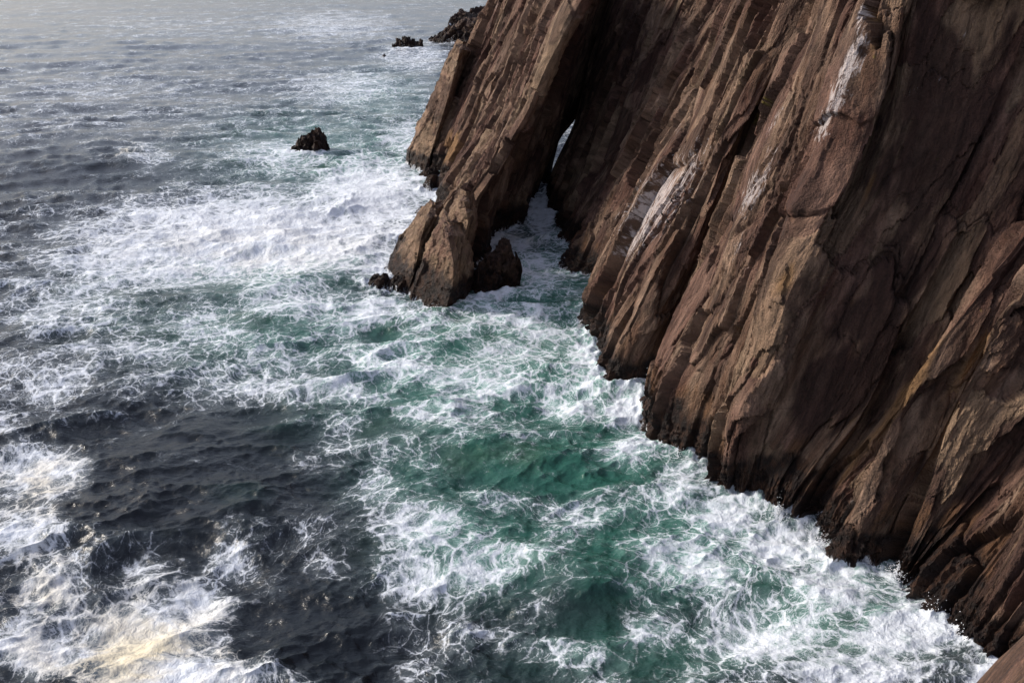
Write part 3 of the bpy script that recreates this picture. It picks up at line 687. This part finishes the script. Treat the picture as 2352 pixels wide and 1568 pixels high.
# surf along the foot of the rock
def shore_dist():
    pts = []
    for poly in (COAST, [g[2][:2] for g in head], *ROCK_FEET):
        for a, b in zip(poly[:-1], poly[1:]):
            n = max(2, int(np.linalg.norm(b-a)/2.5)); pts += [a+(b-a)*k/n for k in range(n)]
    pts = np.array([p for p in pts if p[1] > 60])
    d = np.full(X.shape, 1e9); msk = (Y > 60) & (Y < 720) & (np.abs(X) < 110)
    xs, ys = X[msk], Y[msk]; dd = np.full(xs.shape, 1e9)
    for p in pts: dd = np.minimum(dd, (xs-p[0])**2+(ys-p[1])**2)
    d[msk] = np.sqrt(dd); return d
sd = shore_dist()
foam = np.maximum(foam, 0.35+0.5*np.exp(-(sd/3.5)**2))*np.where(sd < 1e8, 1, 1) if False else foam+0.26*np.exp(-(sd/2.6)**2)
Z += np.exp(-(sd/2.5)**2)*(0.5+0.7*fbm2(X/2.2, Y/2.2, 95, 3))
foam = foam-0.10*smooth(380, 700, R2)
green = cover(GREEN); cream = cover(CREAM)
crest = np.clip((z1*m1+z2*m2)/0.6, -1, 1.8)
green = np.clip(green+0.14*np.clip(crest, 0, 1.5)*(0.4+green), 0, 1)  # crests greener: glow of light through the water put into the colour
V = np.stack([XX, YY, Z], -1).reshape(-1, 3)
sea = new_object('sea', V, grid_quads(len(rad), len(az), False), SEA, None, dict(foam=foam.ravel(), green=green.ravel(), cream=cream.ravel(), crest=crest.ravel(), range=R2.ravel()), True)
tag(sea, kind='structure')

# ------------------------------------------------------------------ spray thrown up where the swell hits the rock
t_ = NT('spray_white'); p_ = t_.n('BsdfPrincipled')
t_.put(p_.inputs['Base Color'], t_.mix(t_.noise(t_.n('NewGeometry').outputs['Position'], 1.5, 2), (0.70, 0.74, 0.80), (0.84, 0.86, 0.88))); p_.inputs['Roughness'].default_value = 0.8
t_.t.links.new(p_.outputs[0], t_.out.inputs[0])
octa = np.array([(1, 0, 0), (0, 1, 0), (-1, 0, 0), (0, -1, 0), (0, 0, 1), (0, 0, -1)], float)
tri = np.array([(0, 1, 4, 4), (1, 2, 4, 4), (2, 3, 4, 4), (3, 0, 4, 4), (1, 0, 5, 5), (2, 1, 5, 5), (3, 2, 5, 5), (0, 3, 5, 5)])
cent = []; size = []
for (px, py, n, w, hgt) in [(893, 612, 500, 1.6, 2.4), (984, 440, 500, 2.2, 2.2), (975, 488, 400, 2.0, 1.6), (1488, 888, 350, 1.6, 1.4), (1440, 890, 300, 3.0, 1.0), (2150, 1404, 700, 2.2, 1.7), (2200, 1460, 500, 2.0, 1.5), (2062, 1314, 400, 1.8, 1.3), (1790, 1178, 500, 1.4, 1.8), (1300, 606, 250, 1.5, 1.2), (1296, 562, 250, 1.2, 1.4), (1560, 1050, 400, 2.2, 1.1), (1076, 700, 350, 1.0, 1.3), (1180, 680, 300, 1.2, 1.3), (1000, 714, 300, 2.4, .9), (1040, 102, 500, 9, 2.5), (925, 116, 300, 6, 2.0), (1890, 1250, 350, 1.6, 1.2)]:
    g = shore(px, py)
    r = np.abs(rng.normal(size=n)); a = rng.uniform(0, 2*np.pi, n)
    k = rng.exponential(0.35, n)
    cent.append(np.stack([g[0]-0.4+r*w*0.6*np.cos(a), g[1]-0.6+r*w*0.6*np.sin(a), 0.2+k*hgt*np.exp(-0.4*r*r)], -1)); size.append(rng.uniform(0.025, 0.085, n)*(1.6 if py < 200 else 1.0))
cent = np.concatenate(cent); size = np.concatenate(size)
V = (cent[:, None]+octa[None]*size[:, None, None]).reshape(-1, 3)
me = bpy.data.meshes.new('sea_spray')
T3 = (tri[None, :, :3]+6*np.arange(len(cent))[:, None, None]).reshape(-1, 3)
me.from_pydata(V.tolist(), [], T3.tolist()); me.materials.append(t_.m)
spray = bpy.data.objects.new('sea_spray', me); scene.collection.objects.link(spray)
tag(spray, 'white spray thrown up where the swell hits the rocks', 'spray', None, 'stuff')
